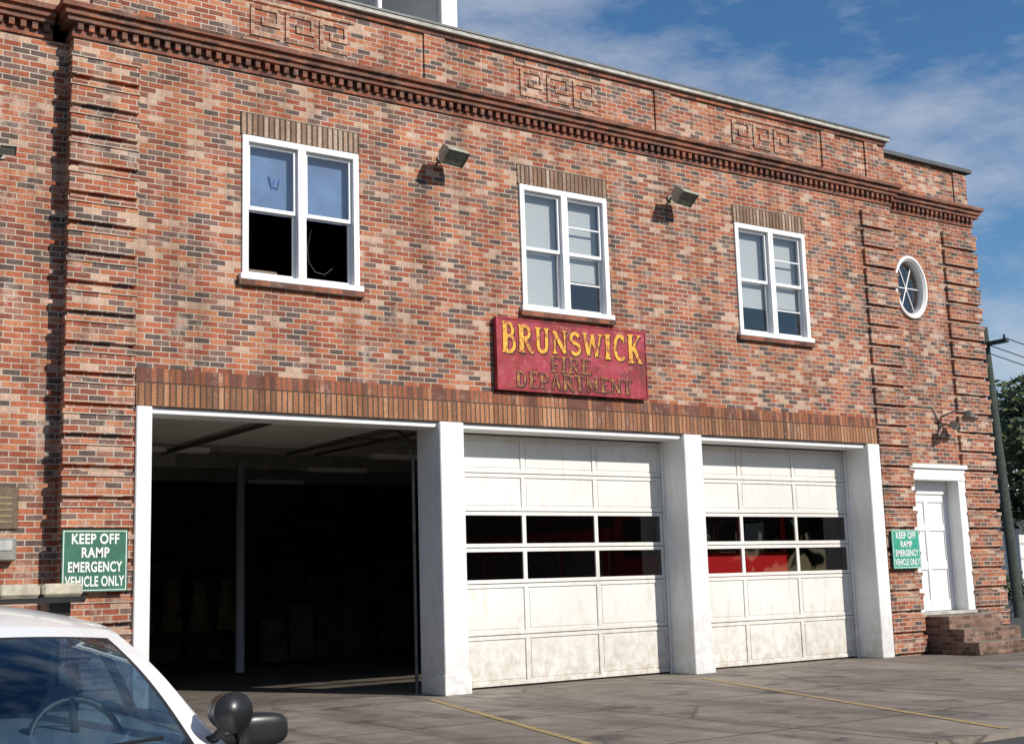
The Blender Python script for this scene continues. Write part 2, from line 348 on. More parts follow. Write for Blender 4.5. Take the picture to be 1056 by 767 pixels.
for x_ in(4.75,9.2): tube(bm,[(x_,8,0),(x_,8,4.0)],.085,12)
mkobj('bay_columns',bm,M['whitewin'],FS)
boxes('bay_light_fixtures',[(x_,x_+1.3,y_,y_+.18,3.80,3.88) for x_ in(1.6,6.0,10.6) for y_ in(4.9,7.6,10.5)],M['whitewin'],FS)
posts=[(0.0,.20),(4.36,4.76),(8.97,9.36),(13.40,13.72)]
L=[(a,b,-.06,.60,0.0,3.797) for a,b in posts]
boxes('door_posts',L,M['white'],FS,.012)
L=[(a-.02,b+.02,-.085,.3,0.0,.28) for a,b in posts[1:3]]
boxes('post_plinths',L,M['white'],FS,.01)
gaps=[(.20,4.36),(4.76,8.97),(9.36,13.40)]
boxes('door_headers',[(a,b,.02,.45,3.72,3.797) for a,b in gaps],M['white'],FS,.006)
rows=[.02,.75,1.50,2.03,2.57,3.14,3.715]
def secdoor(idx,x0,x1):
    bw,bs,bg=[],[],[]
    w=(x1-x0-.06)/3; X0=x0+.03; yf=.52
    bs.append((x0+.01,x1-.01,yf+.035,yf+.05,.02,1.50)); bs.append((x0+.01,x1-.01,yf+.035,yf+.05,2.57,3.715))
    for r in range(6):
        z0,z1=rows[r]+.006,rows[r+1]-.006
        win=r in(2,3)
        f=.055
        bw.append((X0,x1-.03,yf,yf+.034,z0,z0+f)); bw.append((X0,x1-.03,yf,yf+.034,z1-f,z1))
        for c in range(4):
            xc=X0+c*w; a=xc-(.0 if c==0 else .035); b=xc+(.0 if c==3 else .035)
            if c==0: b+=.02
            if c==3: a-=.02
            bw.append((a,b,yf,yf+.034,z0+f,z1-f))
        for c in range(3):
            a=X0+c*w+.036; b=X0+(c+1)*w-.036
            if win: bg.append((a,b,yf+.018,z0+f,z1-f))
            else:
                bw.append((a+.0,b-.0,yf+.018,yf+.034,z0+f,z1-f))
                bw.append((a+.03,b-.03,yf+.010,yf+.018,z0+f+.03,z1-f-.03))
    boxes('sectional_door_%d'%idx,bw,M['door'],FS,.003)
    boxes('sectional_door_%d_seams'%idx,bs,M['seam'],FS)
    panes('sectional_door_%d_glass'%idx,bg,M['doorglass'],FS)
    boxes('door_stops_%d'%idx,[(x0+.001,x0+.03,.46,.515,0,3.71),(x1-.03,x1-.001,.46,.515,0,3.71)],M['white'],FS)
secdoor(1,*gaps[1]); secdoor(2,*gaps[2])
L=[(.3,4.26,1.0+i*.56,1.0+i*.56+.55,3.86,3.90) for i in range(6)]
boxes('raised_door_panels',L,M['door'],FS)
bm=bmesh.new()
for a,b in gaps:
    for x_ in(a+.06,b-.06):
        tube(bm,[(x_,.62,.0),(x_,.62,3.3),(x_,.75,3.62),(x_,1.05,3.80),(x_,4.9,3.82)],.025,6)
    tube(bm,[(a+.1,.72,3.93),(b-.1,.72,3.93)],.03,8)
for x_ in (2.2,): tube(bm,[(x_,.9,3.80),(x_,5.2,3.80)],.04,6)
mkobj('door_tracks',bm,M['rail'],FS)
boxes('door_opener',[(1.95,2.45,5.2,5.7,3.6,3.9)],M['greybox'],FS,.03)
bm=bmesh.new()
for i in range(14): addbox(bm,-.3+i*1.0,.55+i*1.0,13.3,13.95,0,1.9+.15*(i%3))
for i in range(5): addbox(bm,-.45,.15,2.5+i*1.9,3.9+i*1.9,.0,1.2+.35*(i%2))
for i in range(4): addbox(bm,6.5+i*.8,7.1+i*.8,11+.3*i,11.6+.3*i,0,.9+.3*(i%2))
mkobj('bay_lockers',bm,M['locker'],FS)
bm=bmesh.new()
for i in range(9):
    x=1.0+i*.62; bmesh.ops.create_cone(bm,cap_ends=True,segments=10,radius1=.26,radius2=.12,depth=1.1,matrix=Matrix.Translation((x,11.6,1.25))@Matrix.Diagonal((1,.5,1,1)))
    tube(bm,[(x,11.6,1.8),(x,11.6,2.05)],.015,5)
tube(bm,[(.6,11.6,2.05),(6.6,11.6,2.05)],.025,6); tube(bm,[(.6,11.6,0),(.6,11.6,2.05)],.025,6); tube(bm,[(6.6,11.6,0),(6.6,11.6,2.05)],.025,6)
mkobj('turnout_gear_rack',bm,M['gear'],FS)

# ---- windows
def windowunit(i,x0,x1,z0,z1):
    W=[];G=[];BL=[]
    c=.085; mz=(z0+z1)/2-.03
    W+=[(x0,x0+c,-.03,.12,z0+.06,z1),(x1-c,x1,-.03,.12,z0+.06,z1),(x0+c,x1-c,-.03,.12,z1-c,z1),(x0-.04,x1+.04,-.075,.12,z0-.02,z0+.058)]
    xm=(x0+x1)/2; W.append((xm-.06,xm+.06,-.025,.12,z0+.06,z1-c))
    for h,(a,b) in enumerate(((x0+c,xm-.06),(xm+.06,x1-c))):
        s=.045
        for (q0,q1,yy) in((mz,z1-c,.03),(z0+.06,mz+.04,.07)):
            W+=[(a+.002,a+s,yy,yy+.035,q0+.002,q1-.002),(b-s,b-.002,yy,yy+.035,q0+.002,q1-.002),(a+s,b-s,yy,yy+.035,q0+.002,q0+s+.01),(a+s,b-s,yy,yy+.035,q1-s,q1-.002)]
            up=q0>z0+.5
            if i>0 and h==1: W.append((a+s,b-s,yy+.004,yy+.03,(q0+q1)/2-.012,(q0+q1)/2+.012))
            if not(i==0 and not up): G.append((a+s,b-s,yy+.017,q0+s+.01,q1-s))
            bl=None
            if i==0 and up: bl='skyblind'
            if i==1: bl='blind' if (up or h==0) else 'half'
            if i==2: bl='blind' if up else 'half'
            if bl=='half': BL.append(((a,b,.15,.16,(q0+q1)/2+.05*h,q1),'blind'))
            elif bl=='blind': BL.append(((a,b,.165+.012*h,.175+.012*h,q0,q1),'blind'))
            elif bl: BL.append(((a,b,.15,.16,q0,q1),bl))
    boxes('window_frame_%d'%i,W,M['whitewin'],FS,.003)
    panes('window_panes_%d'%i,G,M['glass'],FS)
    for k in('blind','skyblind'):
        q=[b for b,m_ in BL if m_==k]
        if q: boxes('window_%s_%d'%(k,i),q,M[k],FS)
for i,(a,b) in enumerate(WIN): windowunit(i,a,b,*WZ)
bm=bmesh.new()
tube(bm,[(1.84,.143,7.06),(1.88,.143,6.90),(1.93,.143,7.03)],.014,6); tube(bm,[(1.90,.143,6.92),(1.96,.143,6.90),(2.0,.143,7.05)],.010,6)
mkobj('blue_tape_mark',bm,M['bluetape'],FS)
bm=bmesh.new()
tube(bm,[(2.50,.2,6.42),(2.44,.2,6.15),(2.46,.2,5.95),(2.56,.2,5.82),(2.70,.2,5.80),(2.82,.2,5.9)],.0035,6)
mkobj('window_cord',bm,M['rail'],FS)
boxes('window_ledge_items',[(1.55,2.0,.2,.5,5.6,5.76),(2.5,2.9,.25,.5,5.6,5.7)],M['locker'],FS,.02)
# oval window
bm=bmesh.new()
K=64
prof=[(.0,-.05),(.0,.14),(-.09,.14),(-.09,-.015),(-.045,-.06)]
rings=[]
for k in range(K):
    t=2*math.pi*k/K
    rings.append([bm.verts.new((OV[0]+(OV[2]+.06+p[0])*math.cos(t),SB+p[1],OV[1]+(OV[3]+.06+p[0])*math.sin(t))) for p in prof])
for k in range(K):
    A,B=rings[k],rings[(k+1)%K]
    for j in range(len(prof)): bm.faces.new((A[j],A[(j+1)%len(prof)],B[(j+1)%len(prof)],B[j]))
for t in (math.radians(60),math.radians(120)):
    dx,dz=.37*math.cos(t),.5*math.sin(t)
    tube(bm,[(OV[0]-dx,SB+.09,OV[1]-dz),(OV[0]+dx,SB+.09,OV[1]+dz)],.012,6)
tube(bm,[(OV[0]-.37,SB+.09,OV[1]),(OV[0]+.37,SB+.09,OV[1])],.012,6)
mkobj('oval_window_frame',bm,M['whitewin'],FS)
bm=bmesh.new(); bm.faces.new([bm.verts.new((OV[0]+.36*math.cos(2*math.pi*k/K),SB+.10,OV[1]+.5*math.sin(2*math.pi*k/K))) for k in range(K)])
mkobj('oval_window_pane',bm,M['glass'],FS)
# entrance
yw=SB
W=[(DX0-.22,DX0,yw-.05,yw+.31,.74,3.2),(DX1,DX1+.22,yw-.05,yw+.31,.74,3.2),(DX0-.22,DX1+.22,yw-.06,yw+.31,3.2,3.42),(DX0-.27,DX1+.27,yw-.10,yw+.05,3.42,3.50)]
W+=[(DX0+.002,DX1-.002,yw+.22,yw+.305,2.95,3.198)]
boxes('entrance_frame',W,M['white'],FS,.006)
L=[(DX0+.002,DX1-.002,yw+.27,yw+.295,.742,2.948)]
xm=(DX0+DX1)/2
for a,b in ((DX0,DX0+.14),(xm-.06,xm+.06),(DX1-.14,DX1)): L.append((a+.002,b-.002,yw+.245,yw+.27,.744,2.946))
for z0,z1 in((.744,.95),(1.52,1.68),(2.25,2.38),(2.80,2.946)):
    L.append((DX0+.14,xm-.062,yw+.247,yw+.27,z0,z1)); L.append((xm+.062,DX1-.14,yw+.247,yw+.27,z0,z1))
boxes('entrance_door',L,M['whitewin'],FS,.004)
boxes('entrance_lobby_back',[(14.6,17,1.2,1.25,0,4.3)],M['dark'],FS)
bm=bmesh.new(); bmesh.ops.create_uvsphere(bm,u_segments=12,v_segments=8,radius=.035,matrix=Matrix.Translation((DX0+.08,yw+.2,1.72))); bmesh.ops.create_uvsphere(bm,u_segments=12,v_segments=8,radius=.025,matrix=Matrix.Translation((DX0+.08,yw+.22,1.88)))
mkobj('door_knob',bm,M['greybox'],FS,True)
boxes('threshold',[(DX0-.2,DX1+.2,yw-.1,yw+.24,.68,.738)],M['coping'],FS,.008)
L=[(14.82,16.40,-.42,SB-.002,0,.675),(14.78,16.45,-.75,-.422,0,.45),(14.74,16.5,-1.08,-.752,0,.225)]
boxes('entrance_steps',L,M['step'],FS,.012)
bm=bmesh.new()
tube(bm,[(14.66,SB-.02,.6),(14.66,SB-.02,4.6),(15.7,SB-.02,4.62),(15.88,SB-.02,4.3)],.014,6)
mkobj('electrical_conduit',bm,M['greybox'],FS)
PH=[(2.7,5.35,.75,3.2,9.05,9.75),(2.7,2.85,.75,3.2,9.75,11.3),(5.05,5.35,.75,3.2,9.75,11.3),(2.85,5.05,.75,.95,10.95,11.3),(2.6,5.45,.65,3.3,11.3,11.42),(3.93,4.0,.78,.9,9.75,10.95),(2.85,5.05,3.0,3.2,9.75,11.3)]
boxes('rooftop_monitor',PH,M['whitewin'],FS,.01)
panes('rooftop_monitor_glass',[(2.85,3.93,.84,9.75,10.95),(4.0,5.05,.84,9.75,10.95)],M['doorglass'],FS)

# ---------------------------------------------------------------- floodlights
def floodlight(loc,tilt=-35,yaw=0,s=1):
    e=empty('wall_floodlight',loc)
    bm=bmesh.new(); tube(bm,[(0,-.0,.05),(0,-.16,.05),(0,-.26,-.0)],.02,8)
    bmesh.ops.create_cone(bm,cap_ends=True,segments=16,radius1=.06,radius2=.06,depth=.03,matrix=Matrix.Translation((0,-.015,.05))@Matrix.Rotation(math.pi/2,4,'X'))
    mkobj('bracket',bm,M['rail'],e)
    bm=bmesh.new()
    fr=[(-.2,-.13),(.2,-.13),(.2,.13),(-.2,.13)]; bk=[(-.15,-.07),(.15,-.07),(.15,.07),(-.15,.07)]
    A=[bm.verts.new((x,-.12,z)) for x,z in fr]; B=[bm.verts.new((x,-.04,z)) for x,z in fr]; Cc=[bm.verts.new((x,.12,z)) for x,z in bk]
    for P_,Q in((A,B),(B,Cc)):
        for k in range(4): bm.faces.new((P_[k],P_[(k+1)%4],Q[(k+1)%4],Q[k]))
    bm.faces.new(Cc); bmesh.ops.recalc_face_normals(bm,faces=bm.faces)
    o=mkobj('housing',bm,M['beige'],e)
    bm=bmesh.new(); bm.faces.new([bm.verts.new((x*.92,-.10,z*.90)) for x,z in fr]); g=mkobj('lens',bm,M['lensd'],e)
    for q in(o,g):
        q.location=(0,-.34,.02); q.rotation_euler=(math.radians(tilt),0,math.radians(yaw)); q.scale=(s,s,s)
    return e
floodlight((4.50,0,7.66),50,8); floodlight((8.98,0,7.70),50,10)
floodlight((-1.62,SB,6.78),35,-10,.45)
e=floodlight((15.9,SB,4.22),30,25,.62)
bm=bmesh.new(); tube(bm,[(0,0,.05),(-.1,-.12,.2),(.1,-.3,.3),(.3,-.42,.28)],.018,8); bmesh.ops.create_cone(bm,cap_ends=True,segments=18,radius1=.15,radius2=.05,depth=.16,matrix=Matrix.Translation((.34,-.45,.22))@Matrix.Rotation(math.radians(15),4,'Y'))
mkobj('gooseneck_shade',bm,M['rail'],e)

# ---------------------------------------------------------------- signs
def arc(cx,cy,rx,ry,a0,a1,n=10): return [(cx+rx*math.cos(math.radians(a0+(a1-a0)*i/n)),cy+ry*math.sin(math.radians(a0+(a1-a0)*i/n))) for i in range(n+1)]
T,t_=.20,.08
def stem(x,th=T): return [([(x,0.03),(x,.97)],th),([(x-.15,.03),(x+.15,.03)],.07),([(x-.15,.97),(x+.15,.97)],.07)]
GL={
'B':(.72,stem(.17)+[([(.2,.95)]+arc(.34,.74,.2,.21,90,-90)+[(.2,.53)],.13),([(.2,.53)]+arc(.36,.28,.24,.25,90,-90)+[(.2,.03)],.14)]),
'R':(.76,stem(.17)+[([(.2,.95)]+arc(.36,.73,.2,.22,90,-90)+[(.2,.51)],.13),([(.36,.5),(.62,.03),(.74,.03)],.15)]),
'U':(.78,[([(.17,.95),(.17,.3)]+arc(.38,.27,.21,.23,180,360)+[(.59,.95)],.14),([(.03,.97),(.31,.97)],.06),([(.47,.97),(.71,.97)],.06)]),
'N':(.82,[([(.15,.03),(.15,.97)],.09),([(.12,.95),(.66,.05)],.18),([(.66,.03),(.66,.97)],.09),([(.03,.03),(.27,.03)],.06),([(.54,.97),(.78,.97)],.06)]),
'S':(.64,[(arc(.32,.73,.2,.21,20,180)+arc(.32,.73,.2,.21,180,270,5)[1:]+arc(.32,.28,.22,.24,90,-160,12),.15)]),
'W':(1.08,[([(.1,.97),(.3,.04)],.17),([(.3,.04),(.52,.95)],.09),([(.5,.97),(.72,.04)],.17),([(.72,.04),(.93,.95)],.09),([(0,.97),(.24,.97)],.06),([(.82,.97),(1.04,.97)],.06)]),
'I':(.40,stem(.18)),
'C':(.72,[(arc(.38,.5,.27,.46,45,315,16),.15),([(.58,.97),(.58,.7)],.05)]),
'K':(.80,stem(.17)+[([(.22,.42),(.62,.95)],.09),([(.34,.56),(.66,.03)],.17),([(.5,.97),(.74,.97)],.06),([(.54,.03),(.8,.03)],.06)]),
'F':(.62,stem(.17)+[([(.17,.95),(.56,.95)],.09),([(.2,.52),(.44,.52)],.08),([(.55,.97),(.55,.76)],.06)]),
'E':(.66,stem(.17)+[([(.17,.95),(.56,.95)],.09),([(.2,.52),(.44,.52)],.08),([(.17,.05),(.58,.05)],.09),([(.55,.97),(.55,.76)],.06),([(.58,.03),(.58,.26)],.06)]),
'D':(.78,stem(.17)+[([(.2,.95)]+arc(.3,.5,.32,.45,90,-90,14)+[(.2,.05)],.13)]),
'P':(.68,stem(.17)+[([(.2,.95)]+arc(.36,.7,.2,.25,90,-90)+[(.2,.45)],.12)]),
'A':(.78,[([(.36,.95),(.12,.03)],.08),([(.36,.97),(.62,.03)],.18),([(.2,.33),(.52,.33)],.07),([(0,.03),(.24,.03)],.06),([(.5,.03),(.78,.03)],.06)]),
'T':(.70,[([(.33,.03),(.33,.97)],T),([(.04,.95),(.62,.95)],.09),([(.19,.03),(.47,.03)],.06),([(.05,.97),(.05,.74)],.06),([(.61,.97),(.61,.74)],.06)]),
'M':(.98,[([(.15,.03),(.15,.97)],.08),([(.14,.95),(.46,.1)],.16),([(.46,.1),(.78,.95)],.07),([(.78,.03),(.78,.97)],T*.9),([(.03,.03),(.27,.03)],.06),([(.64,.03),(.92,.03)],.06)]),
}
def ribbon(bm,pts,w,y):
    P_=[Vector(p) for p in pts]; L=[];R_=[]
    for i,p in enumerate(P_):
        d=(P_[min(i+1,len(P_)-1)]-P_[max(i-1,0)]); d.normalize(); n_=Vector((-d.y,d.x))*w/2
        L.append(bm.verts.new((p.x+n_.x,y,p.y+n_.y))); R_.append(bm.verts.new((p.x-n_.x,y,p.y-n_.y)))
    for i in range(len(P_)-1): bm.faces.new((L[i],L[i+1],R_[i+1],R_[i]))
def lettering(name,text,x0,x1,zf,hf,y,mat,parent,dx=0,dz=0):
    tot=sum(GL[c][0]+.06 for c in text if c!=' '); k=(x1-x0)/tot; bm=bmesh.new(); x=x0; j=0
    for c in text:
        w,st=GL[c]; u=(x+w*k/2-x0)/(x1-x0); z0=zf(u); h=hf(u)
        for pts,th in st:
            ribbon(bm,[(x+px*k+dx,z0+pz*h+dz) for px,pz in pts],th*min(k*1.05,h),y-.0004*(j%9)); j+=1
        x+=(w+.06)*k
    for f in bm.faces:
        f.normal_update()
        if f.normal.y>0: f.normal_flip()
    return mkobj(name,bm,mat,parent)
S=empty('brunswick_fire_department_sign')
sx0,sx1,sz0,sz1=5.36,8.20,4.33,5.38
boxes('panel',[(sx0,sx1,-.10,-.03,sz0,sz1)],M['signred'],S,.006)
boxes('frame',[(sx0-.02,sx1+.02,-.110,-.028,sz0-.02,sz0),(sx0-.02,sx1+.02,-.110,-.028,sz1,sz1+.02),(sx0-.02,sx0,-.110,-.028,sz0,sz1),(sx1,sx1+.02,-.110,-.028,sz0,sz1)],M['signred'],S)
zf=lambda u:4.86+.06*(1-(2*u-1)**2); hf=lambda u:.49-.13*(1-(2*u-1)**2)
lettering('letters_name_shadow','BRUNSWICK',sx0+.07,sx1-.05,zf,hf,-.104,M['sshadow'],S,.025,-.02)
lettering('letters_name','BRUNSWICK',sx0+.07,sx1-.05,zf,hf,-.110,M['syel'],S)
lettering('letters_fire_shadow','FIRE',6.30,7.10,lambda u:4.635,lambda u:.24,-.104,M['sshadow'],S,.03,-.018)
lettering('letters_fire','FIRE',6.30,7.10,lambda u:4.635,lambda u:.24,-.110,M['sgold'],S)
lettering('letters_dept_shadow','DEPARTMENT',5.66,7.90,lambda u:4.37,lambda u:.24,-.104,M['sshadow'],S,.03,-.018)
lettering('letters_dept','DEPARTMENT',5.66,7.90,lambda u:4.37,lambda u:.24,-.110,M['sgold'],S)
def textobj(name,s,size,x,y,z,mat,parent,w=None,off=.006):
    cu=bpy.data.curves.new(name,'FONT'); cu.body=s; cu.size=size; cu.align_x='CENTER'; cu.align_y='CENTER'; cu.offset=off; cu.space_character=1.08
    o=bpy.data.objects.new(name,cu); COL.objects.link(o); o.parent=parent; o.location=(x,y,z); o.rotation_euler=(math.pi/2,0,0); cu.materials.append(mat)
    bpy.context.view_layer.update()
    if w: o.scale=(w/o.dimensions.x,1,1)
    return o
def greensign(x0,x1,z0,z1,mat):
    e=empty('keep_off_ramp_sign'); y=-.115
    boxes('panel',[(x0,x1,y,y+.012,z0,z1)],mat,e)
    t=.010; i=.015; yb=y-.002
    boxes('border',[(x0+i,x1-i,yb,y-.0005,z0+i,z0+i+t),(x0+i,x1-i,yb,y-.0005,z1-i-t,z1-i),(x0+i,x0+i+t,yb,y-.0005,z0+i+t,z1-i-t),(x1-i-t,x1-i,yb,y-.0005,z0+i+t,z1-i-t)],M['textw'],e)
    xc=(x0+x1)/2; h=z1-z0; w=x1-x0
    for s,k,ww in(('KEEP OFF',.84,.72),('RAMP',.62,.42),('EMERGENCY',.39,.82),('VEHICLE ONLY',.16,.90)):
        textobj('text_'+s.split()[0].lower(),s,h*.225,xc,y-.004,z0+h*k,M['textw'],e,w*ww,.0045)
greensign(-.88,-.10,1.55,2.28,M['green']); greensign(13.80,14.56,1.55,2.25,M['greenf'])
e=empty('bronze_plaque'); boxes('plate',[(-2.0,-1.30,SB-.03,SB,2.30,2.80)],M['bronze'],e,.01)
boxes('raised_lines',[(-1.93,-1.37,SB-.034,SB-.029,2.38+i*.07,2.40+i*.07) for i in range(5)],simple('plaque_text',(.28,.20,.11),.4,.2,20,.3),e)
e=empty('wall_mailbox'); boxes('case',[(-2.0,-1.33,SB-.14,SB,1.93,2.20)],M['greybox'],e,.02); boxes('flap',[(-1.95,-1.38,SB-.15,SB-.141,2.05,2.17)],M['metal'],e,.004)

# ---------------------------------------------------------------- ground
def sheet(name,x0,x1,y0,y1,z,mat,parent=None):
    bm=bmesh.new(); bm.faces.new([bm.verts.new(p) for p in((x0,y0,z),(x1,y0,z),(x1,y1,z),(x0,y1,z))]); return mkobj(name,bm,mat,parent)
sheet('ground',-600,600,-600,600,-.12,M['land'])
sheet('street',-400,400,-21,-8.0,-.06,M['asphalt'])
boxes('concrete_ramp',[(-12,19.6,-8.05,.618,-.1,0)],M['concrete'],None)
boxes('sidewalk',[(19.62,90,-8.05,-5.5,-.1,.02)],M['concrete'],None)
sheet('parking_lot',19.62,75,-5.4,28,-.05,M['asphalt'])
def line(p,q,w,z=.005):
    p,q=Vector(p),Vector(q); d=(q-p).normalized(); n_=Vector((-d.y,d.x))*w/2
    bm=bmesh.new(); bm.faces.new([bm.verts.new((a.x,a.y,z)) for a in(p+n_,p-n_,q-n_,q+n_)]); return bm
mkobj('yellow_ramp_line',line((3.95,-.35),(2.1,-6.8),.10),M['yellow']); mkobj('yellow_ramp_line',line((8.5,-.7),(5.75,-7.9),.10),M['yellow'])
mkobj('yellow_ramp_line',line((13.0,-.7),(11.0,-6.5),.06),M['yellow'])
boxes('curb',[(-60,-12.02,-8.15,-8.0,-.1,.05),(19.62,90,-8.2,-8.052,-.1,.05)],M['coping'])

# ---------------------------------------------------------------- trees
def leafmass(bm,c,r,n,size,mi=1,flat=.8):
    for _ in range(n):
        while True:
            p=Vector((random.uniform(-1,1),random.uniform(-1,1),random.uniform(-1,1)))
            if .25<p.length<1: break
        p=Vector((p.x*r,p.y*r,p.z*r*flat))+Vector(c)
        a=Vector((random.gauss(0,1),random.gauss(0,1),random.gauss(0,1))).normalized(); b=a.orthogonal().normalized()
        s=size*random.uniform(.6,1.4)
        f=bm.faces.new([bm.verts.new(p+a*s),bm.verts.new(p+b*s*.6),bm.verts.new(p-a*s),bm.verts.new(p-b*s*.6)]); f.material_index=mi
def tree(loc,h,r,clumps=26,leaves=160,size=.16):
    bm=bmesh.new(); top=h-r*.9
    tube(bm,[(0,0,-.1),(.1,.05,top*.5),(.0,.1,top),(0.1,0,h*.85)],.28*h/9,9,0,.05)
    for _ in range(clumps):
        a=random.uniform(0,6.28); q=random.uniform(.2,.85)*r; z=h-r*.95+random.uniform(-.75,.8)*r*.85
        k=math.sqrt(max(0,1-((z-(h-r*.95))/(r*.95))**2)); c=(q*k*math.cos(a),q*k*math.sin(a),z)
        tube(bm,[(0,0.05,top*random.uniform(.6,1)),(c[0]*.5,c[1]*.5,(z+top)/2),c],.07,5,0,.02,False)
        leafmass(bm,c,r*random.uniform(.22,.38),leaves,size)
    o=mkobj('tree',bm,[M['bark'],M['leaf']]); o.location=loc; return o
tree((41.6,14.5,-.1),9.9,3.8,40,190); tree((50,24,-.1),12,4.5,26,120,.2); tree((60,10,-.1),9,4,18,110,.2); tree((47,-14,0),10,4,18,100,.2)
bm=bmesh.new()
for i in range(150):
    x=random.uniform(-90,120); leafmass(bm,(x,random.uniform(-50,-44),random.uniform(1,9)),random.uniform(2,3.6),50,.75,0)
for i in range(100):
    x=random.uniform(-120,200); leafmass(bm,(x,random.uniform(80,95),random.uniform(1,9)),random.uniform(3,5),50,.9,0)
mkobj('distant_trees',bm,M['leaf'])
e=empty('brick_storefront'); boxes('walls',[(-30,40,-40,-30,-.1,5.5)],M['trimbrick'],e); boxes('windows',[(-28+i*5,-25+i*5,-30.0,-29.95,.8,3) for i in range(13)],M['black'],e); boxes('cornice',[(-30.2,40.2,-40.2,-29.8,5.5,5.8)],M['coping'],e)
e=empty('white_storage_building')
boxes('walls',[(44,64,18,28,-.1,3.6)],M['white'],e); boxes('roof',[(43.3,64.5,17,28.5,3.6,4.3)],M['whitewin'],e); boxes('roof_ridge',[(44.5,63.5,19,27.5,4.3,5.1)],M['whitewin'],e)
boxes('openings',[(45+i*3.2,47.4+i*3.2,17.95,17.99,.1,2.8) for i in range(6)],M['black'],e)
bm=bmesh.new()
for i in range(40): leafmass(bm,(random.uniform(33,44),random.uniform(12.5,13.5),random.uniform(.3,1.1)),.6,70,.09,0)
mkobj('hedge',bm,M['leaf'])
e=empty('utility_pole')
bm=bmesh.new(); tube(bm,[(32.0,10,-.1),(31.45,10,9.3)],.17,12,0,.13); addbox(bm,31.42,31.6,9.2,10.9,8.7,8.82)
mkobj('pole_shaft',bm,M['poleg'],e)
bm=bmesh.new()
for y_ in(9.3,10.2,10.8):
    pts=[(31.5+ s*60,y_+s*3,8.86-2.2*4*s*(1-s)+s*1.0) for s in[i/14 for i in range(15)]]; tube(bm,pts,.018,5)
    tube(bm,[(31.5,y_,8.82),(31.5,y_,8.96)],.04,6)
mkobj('wires',bm,M['black'],e)
e=empty('fire_hydrant',(19.4,-.4,0)); bm=bmesh.new()
for z0,z1,r in((0,.06,.16),(.06,.5,.10),(.5,.56,.14),(.56,.68,.10),(.68,.74,.04)):
    bmesh.ops.create_cone(bm,cap_ends=True,segments=16,radius1=r,radius2=r*(.6 if z0==.56 else 1),depth=z1-z0,matrix=Matrix.Translation((0,0,(z0+z1)/2)))
for s in(-1,1): bmesh.ops.create_cone(bm,cap_ends=True,segments=12,radius1=.05,radius2=.05,depth=.12,matrix=Matrix.Translation((s*.14,0,.42))@Matrix.Rotation(math.pi/2,4,'Y'))
mkobj('body',bm,M['red'],e)

# ---------------------------------------------------------------- fire engine (inside bay 3, nose to the door)
def fire_engine(xc,y0):
    e=empty('fire_engine',(xc,y0,.005))
    w=1.2
    boxes('cab',[(-w,w,0,2.3,.55,1.93)],M['carred'],e,.06)
    boxes('cab_roof',[(-w+.04,w-.04,.12,2.3,2.62,2.75)],M['carred'],e,.05)
    boxes('cab_pillars',[(-w+.03,-w+.13,.08,.2,1.92,2.63),(w-.13,w-.03,.08,.2,1.92,2.63),(-.04,.04,.08,.14,1.92,2.63),(-w+.03,-w+.13,2.1,2.28,1.92,2.63),(w-.13,w-.03,2.1,2.28,1.92,2.63)],M['carred'],e,.01)
    panes('windshield',[(-w+.13,-.04,.11,1.93,2.62),(.04,w-.13,.11,1.93,2.62)],M['carglass'],e)
    boxes('cab_seats',[(s-.3,s+.3,1.0,1.5,1.9,2.4) for s in(-.6,.6)],M['black'],e,.03)
    boxes('cab_rear_bulkhead',[(-w+.14,w-.14,2.0,2.08,1.92,2.62)],M['black'],e)
    boxes('white_band',[(-w-.004,w+.004,-.012,2.2,1.28,1.38)],M['textw'],e)
    boxes('grille',[(-.45,.45,-.03,.02,.8,1.22)],M['chrome'],e,.01)
    boxes('headlamps',[(s*.85-.22,s*.85+.22,-.03,.02,.85,1.1) for s in(-1,1)],M['headl'],e,.02)
    boxes('bumper',[(-w-.05,w+.05,-.40,-.02,.4,.62)],M['chrome'],e,.03)
    boxes('light_bar',[(-.8,.8,.5,.8,2.75,2.9)],M['lensred'],e,.02)
    boxes('pump_body',[(-w,w,2.4,8.0,.55,2.5)],M['carred'],e,.03)
    boxes('compartments',[(s*(w+.012)-.01,s*(w+.012)+.01,2.6+i*1.35,3.8+i*1.35,.8,2.1) for s in(-1,1) for i in range(4)],M['metal'],e,.004)
    bm=bmesh.new()
    for s in(-.35,.35): tube(bm,[(s-.55,2.5,2.75),(s-.55,7.8,2.75)],.03,6)
    for k in range(14): tube(bm,[(-.9,2.7+k*.38,2.75),(-.2,2.7+k*.38,2.75)],.02,6)
    tube(bm,[(-.55,2.6,2.5),(-.55,2.6,2.75)],.03,6); tube(bm,[(-.55,7.5,2.5),(-.55,7.5,2.75)],.03,6)
    mkobj('ladder',bm,M['metal'],e)
    bm=bmesh.new()
    for y_ in(1.2,6.0):
        for s in(-1,1):
            bmesh.ops.create_cone(bm,cap_ends=True,segments=28,radius1=.5,radius2=.5,depth=.3,matrix=Matrix.Translation((s*(w-.1),y_,.5))@Matrix.Rotation(math.pi/2,4,'Y'))
            bmesh.ops.create_cone(bm,cap_ends=True,segments=20,radius1=.26,radius2=.2,depth=.34,matrix=Matrix.Translation((s*(w-.1),y_,.5))@Matrix.Rotation(math.pi/2,4,'Y'))
    mkobj('wheels',bm,M['rubber'],e)
fire_engine(11.65,1.45)

